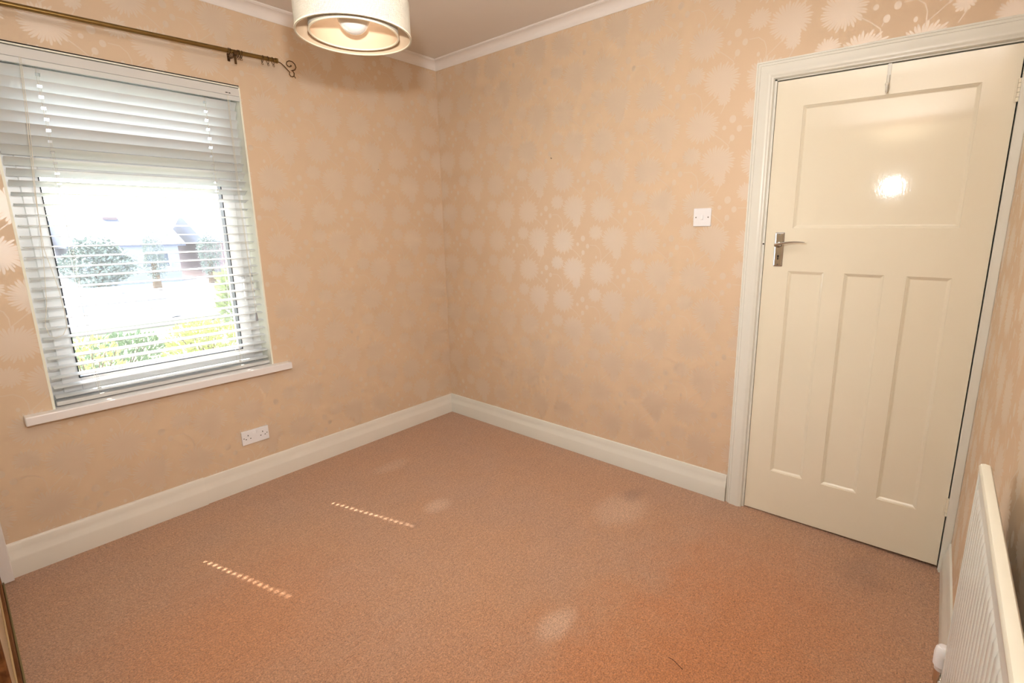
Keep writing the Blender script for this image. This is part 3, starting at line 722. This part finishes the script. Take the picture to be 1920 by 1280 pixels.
for z0, z1 in ((RZ0, RZ0+.022),): MB().box(RX0, RX1, RB, RF, z0, z1, .005, 2).build('bottom_seam', M_rad, rd)
MB().box(RX1-.006, RX1, RB, RF-.001, RZ0+.02, RZ1-.014, .002).build('side_seam', M_rad, rd)
for x in (-1.25, -1.93): MB().box(x-.012, x+.012, -W+.0005, RB, .36, .60, .001).build('wall_bracket', M_rad, rd)
# thermostatic valve and tail pipe
b = MB(); b.lathe([(0, .425), (.010, .424), (.0145, .418), (.0165, .405), (.016, .375), (.013, .372), (.012, .362), (0, .362)], (-1.063, -2.957, 0), 'z', 24); b.build('thermostat_head', M_white, rd)
b = MB(); b.lathe([(0, .362), (.012, .362), (.012, .330), (.009, .325), (.0075, .30), (.0075, 0.0)], (-1.063, -2.957, 0), 'z', 16); b.tube([(-1.055, -2.960, .335), (-1.092, -2.964, .335)], .009, 12); b.build('valve_body', M_chrome, rd)

# ------------------------------------------------------------------ fitted wardrobe with sliding doors along the near-left side
wr = empty('sliding_wardrobe', (-2.60, -1.5, 0)); tag(wr, 'built-in wardrobe with brown-framed sliding doors at the lower left', 'wardrobe')
tb = MB(); tb.box(-2.540, -2.447, -W+.002, -.004, -.03, .006); tb.box(-2.452, -2.447, -W+.002, -.004, .006, .014, .001); tb.box(-2.4515, -2.4500, -W+.002, -.004, .006, .009); tb.box(-2.500, -2.497, -W+.002, -.004, .006, .012); tb.box(-2.540, -2.535, -W+.002, -.004, .006, .014)
tb.build('bottom_track', M_gold, wr)
MB().box(-2.560, -2.455, -W+.002, -.004, 2.20, H-.001, .002).build('header_panel', M_ceil, wr)
for (x0, y0, y1) in ((-2.479, -1.56, -.060), (-2.520, -W+.004, -1.50)):
    f = MB(); x1 = x0+.026
    f.box(x0, x1, y0, y0+.03, .012, 2.20, .003); f.box(x0, x1, y1-.03, y1, .012, 2.20, .003); f.box(x0, x1, y0+.03, y1-.03, .008, .060, .003); f.box(x0, x1, y0+.03, y1-.03, 2.15, 2.20, .003)
    d = f.build('sliding_door', M_wood, wr)
    MB().box(x0+.006, x0+.012, y0+.03, y1-.03, .06, 2.15).build('door_panel', M_panel, d)
    q = MB(); q.box(x0+.012, x0+.017, y0+.03, y1-.03, .060, .066, .001); q.build('bead', M_bead, d)
struct(MB().box(-2.475, -2.417, -.054, 0, 0.004, H-.05, .003, 2).build('trim_4', M_cove))

# ------------------------------------------------------------------ outside
M_lawn = mat('lawn', (120, 140, 84), 0.95, fn=speckle((120, 140, 84), 0.35, 9, 0.5, 60, 0.02))
M_shading_soffit = mat('shading_soffit', (222, 222, 220), 0.7, fn=speckle((222, 222, 220), 0.03, 4))
M_road = mat('asphalt', (196, 196, 200), 0.9, fn=speckle((196, 196, 200), 0.1, 5))
M_pave = mat('paving', (178, 172, 162), 0.9, fn=speckle((178, 172, 162), 0.15, 6, 0.3, 30, .01))
M_leafy = mat('leaf_yellow', (156, 158, 84), 0.6, fn=speckle((156, 158, 84), 0.3, 12))
M_leafp = mat('leaf_pale', (150, 158, 112), 0.6, fn=speckle((150, 158, 112), 0.3, 12))
M_leafg = mat('leaf_green', (96, 120, 76), 0.6, fn=speckle((96, 120, 76), 0.3, 12))
M_leafd = mat('leaf_dark', (112, 126, 118), 0.7, fn=speckle((112, 126, 118), 0.2, 5))
M_stem = mat('stem', (92, 74, 54), 0.9, fn=speckle((92, 74, 54), 0.2, 30))
M_pink = mat('petal_pink', (232, 150, 136), 0.6, fn=speckle((232, 150, 136), 0.1, 30))
M_purp = mat('petal_purple', (160, 140, 214), 0.6, fn=speckle((160, 140, 214), 0.1, 30))
M_hbrick = mat('house_brick', (128, 110, 112), 0.9, fn=speckle((128, 110, 112), 0.12, 3))
M_hrend = mat('house_render', (142, 150, 162), 0.9, fn=speckle((142, 150, 162), 0.05, 1))
M_roof = mat('roof_tile', (84, 92, 108), 0.85, fn=speckle((84, 92, 108), 0.15, 2))
M_hwin = mat('house_window', (70, 82, 96), 0.15, fn=speckle((70, 82, 96), 0.1, 1))
M_wallout = mat('garden_wall', (140, 134, 126), 0.9, fn=speckle((140, 134, 126), 0.15, 4))
M_car = mat('car_paint', (206, 214, 224), 0.2, coat=0.6, fn=speckle((206, 214, 224), 0.02, 2))
M_cwin = mat('car_window', (128, 140, 156), 0.2, fn=speckle((128, 140, 156), 0.1, 1))
M_tyre = mat('tyre', (38, 38, 40), 0.8, fn=speckle((38, 38, 40), 0.1, 8))
G = -0.5
MB().box(XC-.1, .12, YO, .55, 2.32, 2.46, .005).build('shading_eave', M_shading_soffit, wl)  # unseen overhang, added and sized to keep sun off the upper slats
struct(MB().box(-9, 14, YO+.02, 9.6, G-.3, G).build('ground_garden', M_lawn))
struct(MB().box(-60, 90, 9.6, 140, -2.0, -1.5).build('ground_road', M_road))
struct(MB().box(-9, 14, 9.6, 9.9, -1.6, G+.12, .02).build('garden_wall', M_wallout))
struct(MB().box(-6, 9, 1.3, 2.6, G, G+.03, .01).build('garden_path', M_pave))
def shrub(name, c, r, h, mt, n, label, group, ls=.05, seed=0, flowers=None):
    rr = random.Random(seed); root = empty(name, c); tag(root, label, 'shrub' if not flowers else 'plant', group)
    b = MB(); st = MB()
    for k in range(9):
        a = rr.uniform(0, 2*PI); q = rr.uniform(.2, .8)
        st.tube([(c[0], c[1], c[2]), (c[0]+r*q*.5*math.cos(a), c[1]+r*q*.5*math.sin(a), c[2]+h*.5), (c[0]+r*q*math.cos(a), c[1]+r*q*math.sin(a), c[2]+h*.85)], [.012, .008, .004], 5)
    for k in range(n):
        while True:
            x, y, z = rr.uniform(-1, 1), rr.uniform(-1, 1), rr.uniform(0, 1)
            if x*x+y*y+(z*1.0-.35)**2*1.6 < 1 and rr.random() < .35 + .65*(x*x+y*y+z*z): break
        p = Vector((c[0]+x*r, c[1]+y*r, c[2]+z*h))
        d = Vector((x+rr.uniform(-.6, .6), y+rr.uniform(-.6, .6), z+rr.uniform(-.3, .8))).normalized(); s_ = d.cross(Vector((rr.uniform(-1, 1), rr.uniform(-1, 1), 1))).normalized()
        L = ls*rr.uniform(.7, 1.3); nn = d.cross(s_)*L*.12
        b.add([p, p+d*L*.5+s_*L*.28+nn, p+d*L, p+d*L*.5-s_*L*.28+nn], [[0, 1, 2], [0, 2, 3]])
    b.build('foliage', mt, root); st.build('stem', M_stem, root)
    if flowers:
        fb = MB()
        for k in range(40):
            a = rr.uniform(0, 2*PI); q = rr.uniform(0, 1)**.5
            fb.sphere((c[0]+r*q*math.cos(a), c[1]+r*q*math.sin(a), c[2]+h*rr.uniform(.75, 1.05)), ls*.35, 6, 4, (1, 1, .6))
        fb.build('blossom', flowers, root)
    return root
GS = 'shrubs in the front garden'
shrub('yellow_shrub', (-.30, 4.6, G), .45, .74, M_leafy, 1500, 'bright yellow leafed shrub outside, lower right of the window', GS, .07, 1)
shrub('yellow_shrub', (-1.62, 3.7, G), .34, .86, M_leafy, 800, 'yellow leafed shrub outside at the lower left of the window', GS, .06, 2)
shrub('green_shrub', (-.98, 5.6, G), .50, .55, M_leafg, 1200, 'low green shrub outside between the two yellow shrubs', GS, .07, 3)
shrub('green_shrub', (-1.15, 2.2, G), .36, .42, M_leafg, 900, 'green ground plants outside close under the window', GS, .05, 4)
shrub('pink_flowers', (-1.42, 3.05, G), .14, .60, M_leafg, 200, 'pink flowers in the bed outside below the left yellow shrub', 'garden flowers', .05, 5, M_pink)
shrub('purple_flowers', (-1.02, 3.15, G), .10, .60, M_leafg, 140, 'small purple flowers in the bed outside the window', 'garden flowers', .045, 6, M_purp)
shrub('grass_clump', (1.9, 8.5, G), .70, 1.15, M_leafp, 700, 'pale spiky shrub by the garden wall outside, at mid right', GS, .22, 7)
shrub('green_shrub', (1.5, 6.6, G), .65, .50, M_leafd, 900, 'dark green shrub outside at the foot of the pale spiky shrub', GS, .12, 8)
def tree(name, c, r, h, label, seed):
    rr = random.Random(seed); root = empty(name, c); tag(root, label, 'tree', 'trees beyond the road')
    b = MB()
    for k in range(4200):
        a = rr.uniform(0, 2*PI); u = rr.uniform(-1, 1); q = rr.uniform(.5, 1)**.5; s_ = math.sqrt(1-u*u)
        lump = 1 + .18*math.sin(3*a+seed) + .12*math.sin(5*u+seed*2)
        p = Vector((c[0]+r*q*lump*s_*math.cos(a), c[1]+r*q*lump*s_*math.sin(a), c[2]+h*.6+h*.42*q*u*lump))
        d = Vector((rr.uniform(-1, 1), rr.uniform(-1, 1), rr.uniform(-1, 1))).normalized(); e = d.cross(Vector((.3, .2, 1))).normalized(); L = r*.085
        b.add([p, p+d*L+e*L*.5, p+d*L*1.8, p+d*L-e*L*.5], [[0, 1, 2, 3]])
    b.build('foliage', M_leafd, root)
    MB().tube([c, (c[0], c[1], c[2]+h*.55)], [.22, .12], 8).build('trunk', M_stem, root)
tree('street_tree', (2.3, 27, -1.5), 1.3, 2.55, 'rounded green tree across the road at the left of the view', 1)
tree('street_tree', (4.9, 29, -1.5), .5, 2.7, 'narrow green tree across the road beside the pale house', 2)
tree('street_tree', (8.1, 31, -1.5), .6, 2.8, 'grey-green tree across the road between the two houses', 3)
def house(name, x0, x1, y0, y1, zt, zr, mt, label, wins):
    root = empty(name, ((x0+x1)/2, y0, -1.5)); tag(root, label, 'house', 'houses across the road')
    MB().box(x0, x1, y0, y1, -1.5, zt).build('wall', mt, root)
    b = MB(); ym = (y0+y1)/2; e = .35
    b.prism([(y0-e, zt-.05), (ym, zr), (y1+e, zt-.05), (y1+e, zt-.2), (y0-e, zt-.2)], 'x', x0-e, x1+e); b.build('roof', M_roof, root)
    MB().box((x0+x1)/2-.4, (x0+x1)/2+.3, ym-.3, ym+.3, zr-.6, zr+.15, .02).build('chimney', M_hbrick, root)
    for (wx, wz, ww, wh) in wins:
        f = MB(); ring_frame(f, wx, wx+ww, wz, wz+wh, .08, y0-.06, y0+.02, 0); f.box(wx+ww/2-.03, wx+ww/2+.03, y0-.05, y0+.02, wz, wz+wh); fr = f.build('window', M_upvc, root)
        MB().box(wx+.05, wx+ww-.05, y0-.02, y0+.01, wz+.05, wz+wh-.05).build('pane', M_hwin, fr)
house('pale_house', 2.6, 7.4, 34, 41, .9, 2.45, M_hrend, 'pale rendered low house across the road', [(3.2, -.6, 1.2, 1.0), (5.6, -.6, 1.3, 1.0)])
house('brick_house', 8.8, 16.5, 33, 40, 1.0, 2.6, M_hbrick, 'brick low house across the road at the right of the view', [(9.6, -.5, 1.3, 1.0), (12.2, -.5, 1.5, 1.0)])
house('brick_house', -6.5, 1.2, 36, 43, .8, 2.2, M_hbrick, 'brick low house across the road at the far left of the view', [(-4.5, -.5, 1.3, 1.0), (-.8, -.5, 1.3, 1.0)])
# parked car on the road
car = empty('parked_car', (.5, 14.5, -1.5)); tag(car, 'pale blue-grey car parked on the road beyond the garden', 'car')
b = MB(); cx0, cx1, cy0, cy1 = -1.5, 2.5, 13.7, 15.3
sil = [(cx0, -1.2), (cx0+.02, -.85), (cx0+.25, -.68), (cx0+.75, -.60), (cx0+1.25, -.14), (cx0+1.7, -.04), (cx0+2.5, -.04), (cx0+3.0, -.16), (cx0+3.5, -.58), (cx0+3.9, -.66), (cx0+4.0, -.95), (cx0+3.98, -1.22), (cx0, -1.25)]
b.prism(sil, 'y', cy0, cy1, True); b.build('body', M_car, car)
b = MB(); gl = [(cx0+.95, -.58), (cx0+1.35, -.20), (cx0+2.0, -.11), (cx0+2.05, -.58)]; b.prism(gl, 'y', cy0-.01, cy0+.02); gl = [(cx0+2.12, -.58), (cx0+2.1, -.11), (cx0+2.8, -.18), (cx0+3.3, -.56)]; b.prism(gl, 'y', cy0-.01, cy0+.02); b.build('side_window', M_cwin, car)
for wx in (cx0+.75, cx0+3.2):
    b = MB(); b.lathe([(0, -.02), (.2, -.02), (.30, -.01), (.32, .02), (.32, .18), (0, .18)], (wx, cy0, -1.18), 'y', 20); b.build('wheel', M_tyre, car)
# lamp post
lpst = empty('street_post', (6.2, 20, -1.5)); tag(lpst, 'thin grey post standing across the road', 'post')
b = MB(); b.tube([(6.2, 20, -1.5), (6.2, 20, 1.9)], [.06, .045], 8); b.build('post', M_screw, lpst)
b = MB(); b.tube([(6.2, 20, 1.88), (6.0, 20, 2.0), (5.6, 20, 2.03)], .03, 8); b.build('post_arm', M_screw, lpst)
